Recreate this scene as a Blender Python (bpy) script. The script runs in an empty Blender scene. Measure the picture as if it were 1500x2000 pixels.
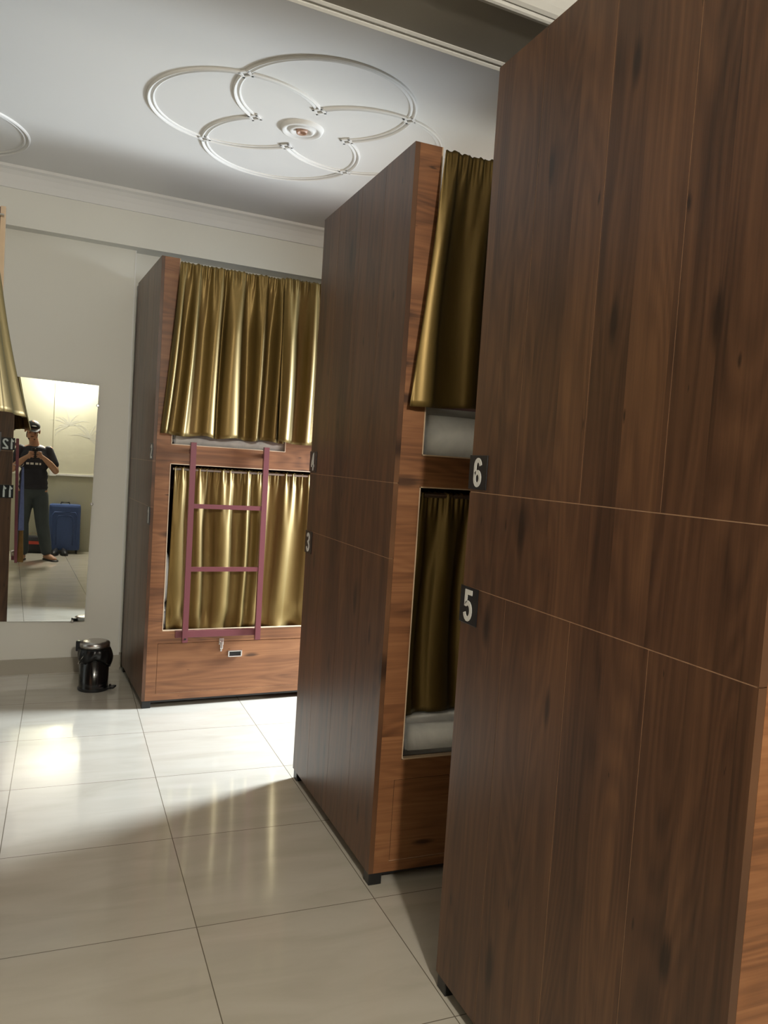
import bpy, bmesh, math, random
from math import sin, cos, pi, radians as R
from mathutils import Vector, Matrix

# ------------------------------------------------------------ camera, light
scn = bpy.context.scene
COL = scn.collection
scn.view_settings.view_transform = 'Standard'
scn.view_settings.look = 'None'
scn.view_settings.gamma = 1.0
scn.view_settings.use_curve_mapping = False
scn.view_settings.exposure = 0.0
scn.cycles.use_denoising = True
scn.cycles.max_bounces = 8
scn.cycles.diffuse_bounces = 3

cam_d = bpy.data.cameras.new('camera'); cam = bpy.data.objects.new('camera', cam_d); COL.objects.link(cam)
cam_d.sensor_fit = 'VERTICAL'; cam_d.sensor_height = 36.0; cam_d.lens = 1525 * 36 / 2000.0
cam_d.clip_start = 0.02; cam_d.clip_end = 60
r_ = Vector((0.9237, -0.3777, 0.0643)); f_ = Vector((0.3803, 0.9230, -0.0587)).normalized()
r_ = (r_ - f_ * r_.dot(f_)).normalized(); u_ = r_.cross(f_)
cam.matrix_world = Matrix(((r_.x, u_.x, -f_.x, 0), (r_.y, u_.y, -f_.y, 0), (r_.z, u_.z, -f_.z, 1.5), (0, 0, 0, 1)))
scn.camera = cam

world = bpy.data.worlds.new('world'); scn.world = world; world.use_nodes = True
world.node_tree.nodes['Background'].inputs[0].default_value = (0.8, 0.85, 0.9, 1)
world.node_tree.nodes['Background'].inputs[1].default_value = 0.05

def area(name, loc, rot, sx, sy, power, col):
    l = bpy.data.lights.new(name, 'AREA'); l.shape = 'RECTANGLE'; l.size = sx; l.size_y = sy
    l.energy = power; l.color = col
    o = bpy.data.objects.new(name, l); COL.objects.link(o); o.location = loc; o.rotation_euler = rot
    return o

def bulb(name, loc, power, col, rad):
    l = bpy.data.lights.new(name, 'POINT'); l.energy = power; l.color = col; l.shadow_soft_size = rad
    o = bpy.data.objects.new(name, l); COL.objects.link(o); o.location = loc
    return o
# daylight through the narrow window between the far pods, and the lamp on the wall behind the camera
GAP_P, GAP_C = 275, (0.80, 0.90, 1.0)
REAR_P, REAR_C = 74, (1.0, 0.93, 0.82)
area('window_daylight', (3.34, 4.34, 1.62), (0, R(58), R(3.6)), 1.10, 0.62, GAP_P, GAP_C).data.spread = R(150)
area('rear_lamp_light', (0.42, -1.395, 2.62), (R(78), 0, R(3.6)), 0.14, 0.14, REAR_P, REAR_C)
bulb('rear_lamp_glow', (0.42, -1.20, 2.62), 46, REAR_C, 0.05)

# ------------------------------------------------------------ helpers
random.seed(7)

def tag(o, label=None, cat=None, group=None, kind=None):
    if label: o['label'] = label
    if cat: o['category'] = cat
    if group: o['group'] = group
    if kind: o['kind'] = kind
    return o

def mesh_obj(name, bm, mat, parent=None, smooth=False, loc=None, rz=None):
    me = bpy.data.meshes.new(name)
    bmesh.ops.recalc_face_normals(bm, faces=bm.faces)
    bm.to_mesh(me); bm.free()
    for m in (mat if isinstance(mat, (list, tuple)) else [mat]): me.materials.append(m)
    if smooth:
        for p in me.polygons: p.use_smooth = True
    o = bpy.data.objects.new(name, me); COL.objects.link(o)
    if parent: o.parent = parent
    if loc is not None: o.location = loc
    if rz is not None: o.rotation_euler = (0, 0, rz)
    return o

def empty(name, loc=(0, 0, 0), rz=0):
    o = bpy.data.objects.new(name, None); COL.objects.link(o); o.empty_display_size = 0.1
    o.location = loc; o.rotation_euler = (0, 0, rz)
    return o

def box(bm, x0, x1, y0, y1, z0, z1, bev=0.0, mi=0):
    vs = [bm.verts.new((x, y, z)) for x in (x0, x1) for y in (y0, y1) for z in (z0, z1)]
    idx = [(0, 1, 3, 2), (4, 6, 7, 5), (0, 4, 5, 1), (2, 3, 7, 6), (0, 2, 6, 4), (1, 5, 7, 3)]
    fs = [bm.faces.new([vs[i] for i in q]) for q in idx]
    for f in fs: f.material_index = mi
    if bev > 0:
        es = {e for f in fs for e in f.edges}
        r = bmesh.ops.bevel(bm, geom=list(es), offset=bev, segments=2, affect='EDGES', profile=0.6)
        for f in r['faces']: f.material_index = mi
    return vs

def B(*boxes, bev=0.0):
    bm = bmesh.new()
    for b in boxes: box(bm, *b, bev=bev)
    return bm

def tube(bm, pts, rads, n=12, cap=True):
    if not isinstance(rads, (list, tuple)): rads = [rads] * len(pts)
    pts = [Vector(p) for p in pts]; rings = []
    ref = None
    for i, p in enumerate(pts):
        d = (pts[min(i + 1, len(pts) - 1)] - pts[max(i - 1, 0)]).normalized()
        if ref is None:
            ref = Vector((0, 0, 1)) if abs(d.z) < 0.9 else Vector((1, 0, 0))
        a = d.cross(ref).normalized(); ref = a.cross(d).normalized() if False else ref
        b = d.cross(a).normalized()
        rings.append([bm.verts.new(p + (a * cos(2 * pi * k / n) + b * sin(2 * pi * k / n)) * rads[i]) for k in range(n)])
    for i in range(len(rings) - 1):
        for k in range(n):
            bm.faces.new((rings[i][k], rings[i][(k + 1) % n], rings[i + 1][(k + 1) % n], rings[i + 1][k]))
    if cap:
        bm.faces.new(rings[0][::-1]); bm.faces.new(rings[-1])

def lathe(bm, prof, c=(0, 0, 0), n=40):
    rings = []
    for (r, z) in prof:
        if r < 1e-6: rings.append([bm.verts.new((c[0], c[1], c[2] + z))])
        else: rings.append([bm.verts.new((c[0] + r * cos(2 * pi * k / n), c[1] + r * sin(2 * pi * k / n), c[2] + z)) for k in range(n)])
    for A, Bq in zip(rings, rings[1:]):
        for k in range(n):
            k2 = (k + 1) % n
            if len(A) == 1 and len(Bq) == 1: continue
            if len(A) == 1: bm.faces.new((A[0], Bq[k], Bq[k2]))
            elif len(Bq) == 1: bm.faces.new((A[k], A[k2], Bq[0]))
            else: bm.faces.new((A[k], A[k2], Bq[k2], Bq[k]))

def eval_mesh(o):
    dg = bpy.context.evaluated_depsgraph_get(); dg.update()
    return bpy.data.meshes.new_from_object(o.evaluated_get(dg))

def bake(o):
    me = eval_mesh(o); o.modifiers.clear(); o.data = me
    return o

# ------------------------------------------------------------ materials
class NT:
    def __init__(s, name):
        s.m = bpy.data.materials.new(name); s.m.use_nodes = True; s.t = s.m.node_tree
        s.b = s.t.nodes['Principled BSDF']
    def n(s, typ, **kw):
        nd = s.t.nodes.new(typ)
        for k, v in kw.items():
            if k.startswith('i_'):
                key = k[2:]; key = int(key) if key.isdigit() else key
                nd.inputs[key].default_value = v
            else: setattr(nd, k, v)
        return nd
    def l(s, a, b): s.t.links.new(a, b)
    def math(s, op, a, b=None, c=None):
        nd = s.n('ShaderNodeMath', operation=op)
        for i, v in enumerate((a, b, c)):
            if v is None: continue
            if isinstance(v, (int, float)): nd.inputs[i].default_value = v
            else: s.l(v, nd.inputs[i])
        return nd.outputs[0]
    def mix(s, fac, a, b, mode='MIX'):
        nd = s.n('ShaderNodeMix', data_type='RGBA', blend_type=mode)
        for i, v in ((0, fac), (6, a), (7, b)):
            if isinstance(v, (int, float)): nd.inputs[i].default_value = v
            elif isinstance(v, tuple): nd.inputs[i].default_value = v
            else: s.l(v, nd.inputs[i])
        return nd.outputs[2]
    def xyz(s, src):
        nd = s.n('ShaderNodeSeparateXYZ'); s.l(src, nd.inputs[0]); return nd.outputs
    def comb(s, x, y, z):
        nd = s.n('ShaderNodeCombineXYZ')
        for i, v in enumerate((x, y, z)):
            if isinstance(v, (int, float)): nd.inputs[i].default_value = v
            else: s.l(v, nd.inputs[i])
        return nd.outputs[0]
    def ramp(s, f, stops):
        nd = s.n('ShaderNodeValToRGB'); s.l(f, nd.inputs[0]); cr = nd.color_ramp
        while len(cr.elements) < len(stops): cr.elements.new(0.5)
        for e, (p, c) in zip(cr.elements, stops):
            e.position = p; e.color = c if len(c) == 4 else (*c, 1)
        return nd.outputs[0]
    def bump(s, h, strength=0.2, dist=0.002):
        nd = s.n('ShaderNodeBump'); nd.inputs['Strength'].default_value = strength; nd.inputs['Distance'].default_value = dist
        s.l(h, nd.inputs['Height']); s.l(nd.outputs[0], s.b.inputs['Normal'])
    def noise(s, vec, scale=1.0, detail=3.0, dist=0.0, rough=0.5):
        nd = s.n('ShaderNodeTexNoise'); s.l(vec, nd.inputs['Vector'])
        nd.inputs['Scale'].default_value = scale; nd.inputs['Detail'].default_value = detail
        nd.inputs['Distortion'].default_value = dist; nd.inputs['Roughness'].default_value = rough
        return nd.outputs[0]

def srgb(r, g, b):
    f = lambda c: (c / 255 / 12.92) if c / 255 <= 0.04045 else ((c / 255 + 0.055) / 1.055) ** 2.4
    return (f(r), f(g), f(b), 1)

def plain(name, col, rough=0.5, metal=0.0, noise=0.0, nscale=20, bump=0.0, coat=0.0, spec=0.5):
    t = NT(name); b = t.b
    b.inputs['Roughness'].default_value = rough; b.inputs['Metallic'].default_value = metal
    b.inputs['Coat Weight'].default_value = coat; b.inputs['Specular IOR Level'].default_value = spec
    tc = t.n('ShaderNodeTexCoord').outputs['Object']
    nz = t.noise(tc, nscale, 4)
    k = max(noise, 0.02)
    c = t.mix(nz, tuple(max(0, v * (1 - k)) for v in col[:3]) + (1,), tuple(min(1, v * (1 + k)) for v in col[:3]) + (1,))
    t.l(c, b.inputs['Base Color'])
    if bump: t.bump(nz, bump)
    return t.m

def wood(name, grain, plank, dark, mid, light, rough=0.34, pw=0.118, knots=1.0):
    """grain, plank: axis index of the grain direction and of the direction across the planks"""
    t = NT(name)
    tc = t.n('ShaderNodeTexCoord').outputs['Object']
    oi = t.n('ShaderNodeObjectInfo').outputs['Location']
    off = t.xyz(oi); o = t.xyz(tc)
    g = t.math('ADD', o[grain], t.math('MULTIPLY', t.math('ADD', off[0], off[1]), 1.37))
    c = t.math('ADD', o[plank], t.math('MULTIPLY', off[1], 0.73))
    other = [i for i in (0, 1, 2) if i not in (grain, plank)][0]
    cell = t.math('FLOOR', t.math('DIVIDE', c, pw))
    wn = t.n('ShaderNodeTexWhiteNoise', noise_dimensions='2D'); t.l(t.comb(cell, t.math('FLOOR', t.math('MULTIPLY', off[0], 7.3)), 0), wn.inputs['Vector'])
    rnd = wn.outputs['Value']
    gs = t.math('ADD', g, t.math('MULTIPLY', rnd, 5.0))
    # broad streaks, fine grain, cathedral rings, knots
    streak = t.noise(t.comb(t.math('MULTIPLY', c, 26), t.math('MULTIPLY', gs, 1.1), rnd), 1.0, 4, 0.6)
    fine = t.noise(t.comb(t.math('MULTIPLY', c, 240), t.math('MULTIPLY', gs, 5), 0.0), 1.0, 3)
    cloud = t.noise(t.comb(t.math('MULTIPLY', c, 6), t.math('MULTIPLY', gs, 1.6), rnd), 1.0, 3, 0.3)
    w = t.n('ShaderNodeTexNoise'); t.l(t.comb(t.math('MULTIPLY', c, 7), t.math('MULTIPLY', gs, 0.9), rnd), w.inputs['Vector'])
    w.inputs['Scale'].default_value = 1.0; w.inputs['Detail'].default_value = 1.0
    ring = t.math('SINE', t.math('MULTIPLY', w.outputs[0], 95.0))
    vo = t.n('ShaderNodeTexVoronoi', feature='F1', voronoi_dimensions='2D')
    t.l(t.comb(t.math('ADD', t.math('MULTIPLY', c, 7.0), t.math('MULTIPLY', streak, 0.16)), t.math('ADD', t.math('MULTIPLY', g, 2.0), t.math('MULTIPLY', fine, 0.10)), 0), vo.inputs['Vector'])
    vo.inputs['Scale'].default_value = 1.0
    vc = t.xyz(vo.outputs['Color'])
    size = t.math('MULTIPLY', t.math('POWER', vc[0], 2.8), 0.19 * knots)
    knot = t.math('SUBTRACT', 1.0, t.math('DIVIDE', vo.outputs['Distance'], t.math('ADD', size, 0.012)))
    knot = t.n('ShaderNodeClamp').outputs[0] if False else t.math('MAXIMUM', knot, 0.0)
    knot = t.math('MINIMUM', t.math('MULTIPLY', knot, 1.6), 1.0)
    v = t.math('ADD', t.math('MULTIPLY', streak, 0.75), t.math('MULTIPLY', rnd, 0.22))
    v = t.math('ADD', v, t.math('MULTIPLY', cloud, 0.45))
    v = t.math('ADD', v, t.math('MULTIPLY', ring, 0.07))
    v = t.math('ADD', v, t.math('MULTIPLY', fine, 0.34))
    v = t.math('SUBTRACT', v, 0.38)
    col = t.ramp(v, [(0.18, dark), (0.5, mid), (0.85, light)])
    col = t.mix(t.math('MULTIPLY', knot, 0.8), col, (dark[0] * 0.28, dark[1] * 0.28, dark[2] * 0.3, 1))
    t.l(col, t.b.inputs['Base Color'])
    t.b.inputs['Roughness'].default_value = rough
    t.b.inputs['Specular IOR Level'].default_value = 0.5
    t.bump(fine, 0.12, 0.0006)
    return t.m

WD = (srgb(56, 37, 25), srgb(88, 60, 41), srgb(114, 80, 54))
M = {}
M['wood_v'] = wood('wood_laminate_upright', 2, 1, *WD, rough=0.36)
M['wood_h'] = wood('wood_laminate_level', 0, 2, srgb(84, 52, 31), srgb(126, 83, 52), srgb(150, 104, 68), rough=0.42)
M['edge'] = plain('pale_board_edge', srgb(205, 180, 150), 0.5, noise=0.1)
M['seam'] = plain('pale_seam', srgb(186, 152, 122), 0.5, noise=0.35, nscale=60)
M['inner'] = plain('pod_inner_board', srgb(92, 56, 38), 0.6, noise=0.15)
M['black_plastic'] = plain('black_plastic', srgb(26, 27, 28), 0.35, noise=0.1)
M['plate'] = plain('number_plate_black', srgb(22, 24, 28), 0.32, noise=0.1)
M['digit'] = plain('number_white', srgb(225, 225, 220), 0.5, noise=0.03)
M['maroon'] = plain('ladder_paint', srgb(108, 58, 63), 0.38, noise=0.06, coat=0.2)
M['chrome'] = plain('chrome', (0.78, 0.77, 0.76, 1), 0.18, 1.0, noise=0.03)
M['steel'] = plain('brushed_steel', (0.55, 0.53, 0.51, 1), 0.28, 1.0, noise=0.06, nscale=90)
M['ceil'] = plain('ceiling_paint', srgb(226, 224, 219), 0.75, noise=0.02, nscale=2)
M['soffit'] = plain('soffit_shade_tone', srgb(150, 144, 132), 0.75, noise=0.03, nscale=2)  # darker than the ceiling: shade under the beam is put into this colour
M['wall'] = plain('wall_paint', srgb(224, 222, 212), 0.7, noise=0.025, nscale=1.5, bump=0.03)
M['wall_rear'] = plain('rear_wall_paint', srgb(214, 212, 190), 0.55, noise=0.03, nscale=2)
M['wall_low'] = plain('rear_wall_lower_paint', srgb(170, 168, 146), 0.5, noise=0.05, nscale=3)
M['trimw'] = plain('white_trim', srgb(228, 227, 222), 0.5, noise=0.02)
M['skirt'] = plain('skirting_tile', srgb(172, 166, 152), 0.22, noise=0.05, nscale=4)

def floor_mat():
    t = NT('polished_floor_tile')
    g = t.n('ShaderNodeNewGeometry').outputs['Position']; p = t.xyz(g)
    T = 0.6085
    def line(c, off):
        f = t.math('FRACT', t.math('DIVIDE', t.math('ADD', c, off), T))
        d = t.math('MINIMUM', f, t.math('SUBTRACT', 1.0, f))
        return t.math('LESS_THAN', d, 0.0026)
    l1 = line(p[0], 0.166 + T * 20); l2 = line(p[1], -2.413 + T * 20)
    gr = t.math('MAXIMUM', l1, l2)
    ix = t.math('FLOOR', t.math('DIVIDE', t.math('ADD', p[0], 0.166 + T * 20), T)); iy = t.math('FLOOR', t.math('DIVIDE', t.math('ADD', p[1], -2.413 + T * 20), T))
    wn = t.n('ShaderNodeTexWhiteNoise', noise_dimensions='2D'); t.l(t.comb(ix, iy, 0), wn.inputs['Vector'])
    st = t.noise(t.comb(t.math('MULTIPLY', p[0], 2.2), t.math('ADD', t.math('MULTIPLY', p[1], 9.0), t.math('MULTIPLY', wn.outputs[0], 9.0)), ix), 1.0, 5, 0.8)
    base = t.ramp(st, [(0.25, srgb(181, 175, 160)), (0.5, srgb(190, 184, 170)), (0.8, srgb(197, 192, 179))])
    col = t.mix(gr, base, srgb(112, 105, 92))
    t.l(col, t.b.inputs['Base Color'])
    sm = t.noise(g, 1.7, 4)
    t.l(t.ramp(sm, [(0.3, (0.06,) * 3), (0.75, (0.13,) * 3)]), t.b.inputs['Roughness'])
    t.b.inputs['Specular IOR Level'].default_value = 0.55
    return t.m
M['floor'] = floor_mat()

def satin(name, dark, light):
    t = NT(name)
    tc = t.n('ShaderNodeTexCoord').outputs['Object']; o = t.xyz(tc)
    nz = t.noise(t.comb(t.math('MULTIPLY', o[0], 300), t.math('MULTIPLY', o[1], 300), t.math('MULTIPLY', o[2], 12)), 1.0, 2)
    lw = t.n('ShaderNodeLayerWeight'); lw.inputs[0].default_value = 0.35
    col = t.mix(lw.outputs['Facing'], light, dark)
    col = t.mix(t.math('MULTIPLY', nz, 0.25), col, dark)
    t.l(col, t.b.inputs['Base Color'])
    t.b.inputs['Metallic'].default_value = 0.55
    t.b.inputs['Roughness'].default_value = 0.44
    t.bump(nz, 0.15, 0.0005)
    return t.m
M['satin'] = satin('olive_gold_satin', srgb(36, 38, 16), srgb(130, 107, 58))
def wrap_mat():
    t = NT('plastic_wrapped_mattress')
    tc = t.n('ShaderNodeTexCoord').outputs['Object']
    nz = t.noise(tc, 9, 4, 1.5)
    t.l(t.ramp(nz, [(0.3, srgb(224, 226, 228)), (0.7, srgb(242, 243, 243))]), t.b.inputs['Base Color'])
    t.b.inputs['Roughness'].default_value = 0.22; t.b.inputs['Coat Weight'].default_value = 0.5
    t.bump(nz, 0.35, 0.012)
    return t.m
M['wrap'] = wrap_mat()
def mirror_mat():
    t = NT('mirror_silver')
    t.b.inputs['Metallic'].default_value = 1.0; t.b.inputs['Roughness'].default_value = 0.0
    g = t.n('ShaderNodeTexCoord').outputs['Object']
    t.l(t.ramp(t.noise(g, 3, 2), [(0.3, (0.86, 0.89, 0.86)), (0.7, (0.88, 0.90, 0.875))]), t.b.inputs['Base Color'])
    return t.m
M['mirror'] = mirror_mat()
def glow(name, col, s):
    t = NT(name); t.b.inputs['Base Color'].default_value = (*col, 1)
    t.b.inputs['Emission Color'].default_value = (*col, 1); t.b.inputs['Emission Strength'].default_value = s
    return t.m
M['lampglow'] = glow('lit_lamp_glass', (1.0, 0.94, 0.82), 14.0)

# ------------------------------------------------------------ room (local frame turned with the back wall)
ROT = R(3.6)
ROOM = (0, 5.5, 0)
CZ = 3.15
def room(name, bm, mat, kind='structure', smooth=False):
    o = mesh_obj(name, bm, mat, loc=ROOM, rz=ROT, smooth=smooth)
    if kind: o['kind'] = kind
    return o
SL, SR, VR = -2.75, 3.32, -7.05     # left wall, right wall, rear wall (local)
room('floor', B((SL, SR, VR, 0.2, -0.06, 0)), M['floor'])
room('ceiling', B((SL, SR, VR, 0.2, CZ, CZ + 0.06)), M['ceil'])
# back wall: recessed plane, a slightly prouder panel on the left, and a beam band above
room('wall_back', B((SL, SR, 0.07, 0.2, 0, CZ), (SL, 0.383, 0.0, 0.07, 0, 2.815), (SL, SR, -0.10, 0.07, 2.815, CZ)), M['wall'])
room('wall_left', B((SL - 0.1, SL, VR, 0.2, 0, CZ)), M['wall'])
WV0, WV1, WZ0, WZ1 = -1.72, -1.02, 0.95, 2.25          # window opening in the right wall
room('wall_right', B((SR, SR + 0.1, VR, WV0, 0, CZ), (SR, SR + 0.1, WV1, 0.2, 0, CZ), (SR, SR + 0.1, WV0, WV1, 0, WZ0), (SR, SR + 0.1, WV0, WV1, WZ1, CZ)), M['wall'])
win = room('window_1', B((SR + 0.02, SR + 0.06, WV0, WV0 + 0.03, WZ0, WZ1), (SR + 0.02, SR + 0.06, WV1 - 0.03, WV1, WZ0, WZ1), (SR + 0.02, SR + 0.06, WV0, WV1, WZ0, WZ0 + 0.03), (SR + 0.02, SR + 0.06, WV0, WV1, WZ1 - 0.03, WZ1)), M['trimw'])
gt = NT('window_glass'); gm = gt.m
tr = gt.n('ShaderNodeBsdfTransparent'); gl = gt.n('ShaderNodeBsdfGlossy'); gl.inputs['Roughness'].default_value = 0.02
mxs = gt.n('ShaderNodeMixShader'); mxs.inputs[0].default_value = 0.06
gt.l(tr.outputs[0], mxs.inputs[1]); gt.l(gl.outputs[0], mxs.inputs[2]); gt.l(mxs.outputs[0], gt.t.nodes['Material Output'].inputs['Surface'])
mesh_obj('pane', B((SR + 0.037, SR + 0.043, WV0 + 0.03, WV1 - 0.03, WZ0 + 0.03, WZ1 - 0.03)), gm, win)
room('trim_7', B((SR - 0.02, SR + 0.02, WV0 - 0.03, WV1 + 0.03, WZ0 - 0.03, WZ0)), M['trimw'])
room('wall_rear', B((SL, SR, VR - 0.1, VR, 1.13, CZ)), M['wall_rear'])
room('trim_6', B((SL, SR, VR - 0.1, VR, 0, 1.13)), M['wall_low'])
room('baseboard_back', B((SL, 0.395, -0.012, 0.0, 0, 0.10), (0.395, SR, 0.058, 0.07, 0, 0.10)), M['skirt'])
# cornice: a hollow cove between the beam band and the ceiling
bm = bmesh.new()
prof = [(-0.10, 3.035), (-0.112, 3.035), (-0.118, 3.05), (-0.128, 3.075), (-0.145, 3.105), (-0.165, 3.125), (-0.185, 3.135), (-0.19, 3.15), (-0.10, 3.15)]
A_ = [bm.verts.new((SL, y, z)) for y, z in prof]; B_ = [bm.verts.new((SR, y, z)) for y, z in prof]
for i in range(len(prof)):
    j = (i + 1) % len(prof); bm.faces.new((A_[i], A_[j], B_[j], B_[i]))
bm.faces.new(A_); bm.faces.new(B_[::-1])
room('trim_1', bm, M['ceil'])
# shallow beam across the ceiling with mouldings along both soffit edges
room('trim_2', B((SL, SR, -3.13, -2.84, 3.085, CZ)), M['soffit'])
def moulding(name, v0, v1):
    s = 1 if v1 > v0 else -1; w = abs(v1 - v0)
    pr = [(0, 3.150), (0, 3.082), (0.10, 3.076), (0.18, 3.078), (0.22, 3.086), (0.27, 3.086), (0.31, 3.074), (0.40, 3.068), (0.50, 3.072),
          (0.56, 3.084), (0.60, 3.086), (0.64, 3.080), (0.78, 3.088), (0.90, 3.108), (0.97, 3.130), (1.0, 3.150)]
    bm = bmesh.new()
    a = [bm.verts.new((SL, v0 + s * w * p, z)) for p, z in pr]; b = [bm.verts.new((SR, v0 + s * w * p, z)) for p, z in pr]
    for i in range(len(pr)):
        j = (i + 1) % len(pr); bm.faces.new((a[i], a[j], b[j], b[i]))
    bm.faces.new(a); bm.faces.new(b[::-1])
    room(name, bm, M['trimw'])
moulding('trim_3', -2.84, -2.75)
moulding('trim_4', -3.13, -3.21)
# upright corner bead where the proud panel of the back wall ends
room('trim_5', B((0.383, 0.390, -0.002, 0.068, 0.10, 2.815)), M['trimw'])

# ------------------------------------------------------------ ceiling medallions
def arc_mould(bm, c, rad, a0, a1, n=64):
    pr = [(-0.019, 0), (-0.018, -0.004), (-0.012, -0.007), (-0.006, -0.004), (-0.003, -0.001), (0.001, -0.0015), (0.005, -0.008), (0.011, -0.011), (0.017, -0.0075), (0.019, 0)]
    rings = []
    for i in range(n + 1):
        a = a0 + (a1 - a0) * i / n
        rings.append([bm.verts.new((c[0] + (rad + p) * cos(a), c[1] + (rad + p) * sin(a), z)) for p, z in pr])
    for A, Bq in zip(rings, rings[1:]):
        for k in range(len(pr) - 1): bm.faces.new((A[k], A[k + 1], Bq[k + 1], Bq[k]))
    bm.faces.new(rings[0]); bm.faces.new(rings[-1][::-1])

def medallion(x, y, label, lamp=True):
    t = empty('ceiling_medallion', (x, y, CZ), ROT)
    tag(t, label, 'ceiling ornament', 'plaster medallions on the ceiling')
    d, rad = 0.325, 0.405
    hid = math.asin(min(1, d / rad))
    for k in range(4):
        ca = k * pi / 2
        c = (d * cos(ca), d * sin(ca))
        half = pi - math.acos(d / rad)          # arc from one inner crossing round to the other
        bm = bmesh.new()
        cr = [half]                              # crossings with the neighbours (outer)
        # outer crossing on the diagonal
        tdi = (2 * d + math.sqrt(4 * d * d - 8 * (d * d - rad * rad))) / 4
        px, py = tdi - d, tdi
        ao = math.atan2(py, px)
        gap = 0.065
        for s in (-1, 1):
            arc_mould(bm, c, rad, ca + s * (half - gap), ca + s * (ao + gap), 24)
        arc_mould(bm, c, rad, ca - (ao - gap), ca + (ao - gap), 48)
        mesh_obj('ring_moulding', bm, M['ceil'], t, smooth=False)
    inner = math.sqrt(rad * rad - d * d)
    for k in range(8):
        a = k * pi / 4
        rr = inner if k % 2 == 0 else tdi * math.sqrt(2)
        bm = bmesh.new(); h = 0.028
        for (x0, x1, y0, y1) in ((-h, h, -h, -h + 0.014), (-h, h, h - 0.014, h), (-h, -h + 0.014, -h, h), (h - 0.014, h, -h, h)):
            box(bm, x0, x1, y0, y1, -0.009, 0.0, bev=0.002)
        bmesh.ops.rotate(bm, verts=bm.verts, cent=(0, 0, 0), matrix=Matrix.Rotation(a + (pi / 4 if k % 2 == 0 else 0.0), 3, 'Z'))
        bmesh.ops.translate(bm, verts=bm.verts, vec=(rr * cos(a), rr * sin(a), 0))
        mesh_obj('crossing_block', bm, M['ceil'], t)
    bm = bmesh.new()
    lathe(bm, [(0.028, -0.004), (0.040, -0.010), (0.052, -0.020), (0.062, -0.016), (0.070, -0.006), (0.080, -0.010), (0.092, -0.020), (0.102, -0.016), (0.110, 0.0)], n=48)
    rs = mesh_obj('rosette', bm, M['ceil'], t, smooth=True)
    bm = bmesh.new(); lathe(bm, [(0.0, -0.003), (0.014, -0.012), (0.020, -0.022), (0.026, -0.024), (0.030, -0.010), (0.030, 0.0)], n=24)
    mesh_obj('lamp_socket', bm, M['socket'], rs, smooth=True)
    return t
M['socket'] = plain('socket_tan', srgb(186, 150, 128), 0.4, noise=0.2, nscale=120)
medallion(1.032, 3.90, 'white plaster ceiling medallion of four overlapping rings round a small rosette, above the middle pods')
medallion(-0.985, 4.80, 'white plaster ceiling medallion at the left edge, only a ring curve showing')

# ------------------------------------------------------------ sleeping pods
PH = 2.6
def arcp(cx, cy, rx, ry, a0, a1, n=10):
    return [(cx + rx * cos(R(a0 + (a1 - a0) * k / n)), cy + ry * sin(R(a0 + (a1 - a0) * k / n))) for k in range(n + 1)]
STROKES = {   # centre lines in a box one wide and 1.9 high
    '1': ([(0.16, 1.40), (0.36, 1.50), (0.50, 1.76), (0.50, 1.0), (0.50, 0.0)], 0.30),
    '2': (arcp(0.5, 1.36, 0.34, 0.38, 175, -20) + [(0.60, 0.88), (0.20, 0.40), (0.17, 0.15), (0.55, 0.15), (0.98, 0.15)], 0.30),
    '3': (arcp(0.45, 1.38, 0.36, 0.36, 165, -60) + [(0.46, 0.98)] + arcp(0.45, 0.52, 0.38, 0.38, 62, -170), 0.29),
    '4': ([(0.66, 0.0), (0.66, 0.9), (0.66, 1.72), (0.52, 1.60), (0.12, 0.62), (0.14, 0.50), (0.6, 0.50), (1.0, 0.50)], 0.28),
    '5': ([(0.92, 1.74), (0.55, 1.74), (0.20, 1.74), (0.19, 1.4), (0.18, 1.02)] + arcp(0.46, 0.62, 0.38, 0.48, 125, -165, 14), 0.30),
    '6': (arcp(0.50, 1.32, 0.35, 0.42, 10, 178) + [(0.15, 0.9)] + arcp(0.50, 0.55, 0.35, 0.41, 180, 500, 18), 0.30)}
def digit_bm(ch, height, depth):
    pts, th = STROKES[ch]; P = [Vector((x, y)) for x, y in pts]; k = height / 1.9
    bm = bmesh.new(); row = []
    for i, p in enumerate(P):
        a = (P[i] - P[i - 1]).normalized() if i else (P[1] - P[0]).normalized()
        b = (P[i + 1] - P[i]).normalized() if i < len(P) - 1 else a
        t = (a + b).normalized() if (a + b).length > 0.1 else a
        n = Vector((-t.y, t.x)); m = th / 2 / max(0.62, abs(n.dot(Vector((-a.y, a.x)))))
        lo, hi = p - n * m, p + n * m
        row.append([bm.verts.new((((q.x) - 0.5) * k, (q.y - 0.95) * k, z)) for q, z in ((lo, 0), (hi, 0), (hi, depth), (lo, depth))])
    for A, Bq in zip(row, row[1:]):
        for q in range(4): bm.faces.new((A[q], A[(q + 1) % 4], Bq[(q + 1) % 4], Bq[q]))
    bm.faces.new(row[0]); bm.faces.new(row[-1][::-1])
    return bm

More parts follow.
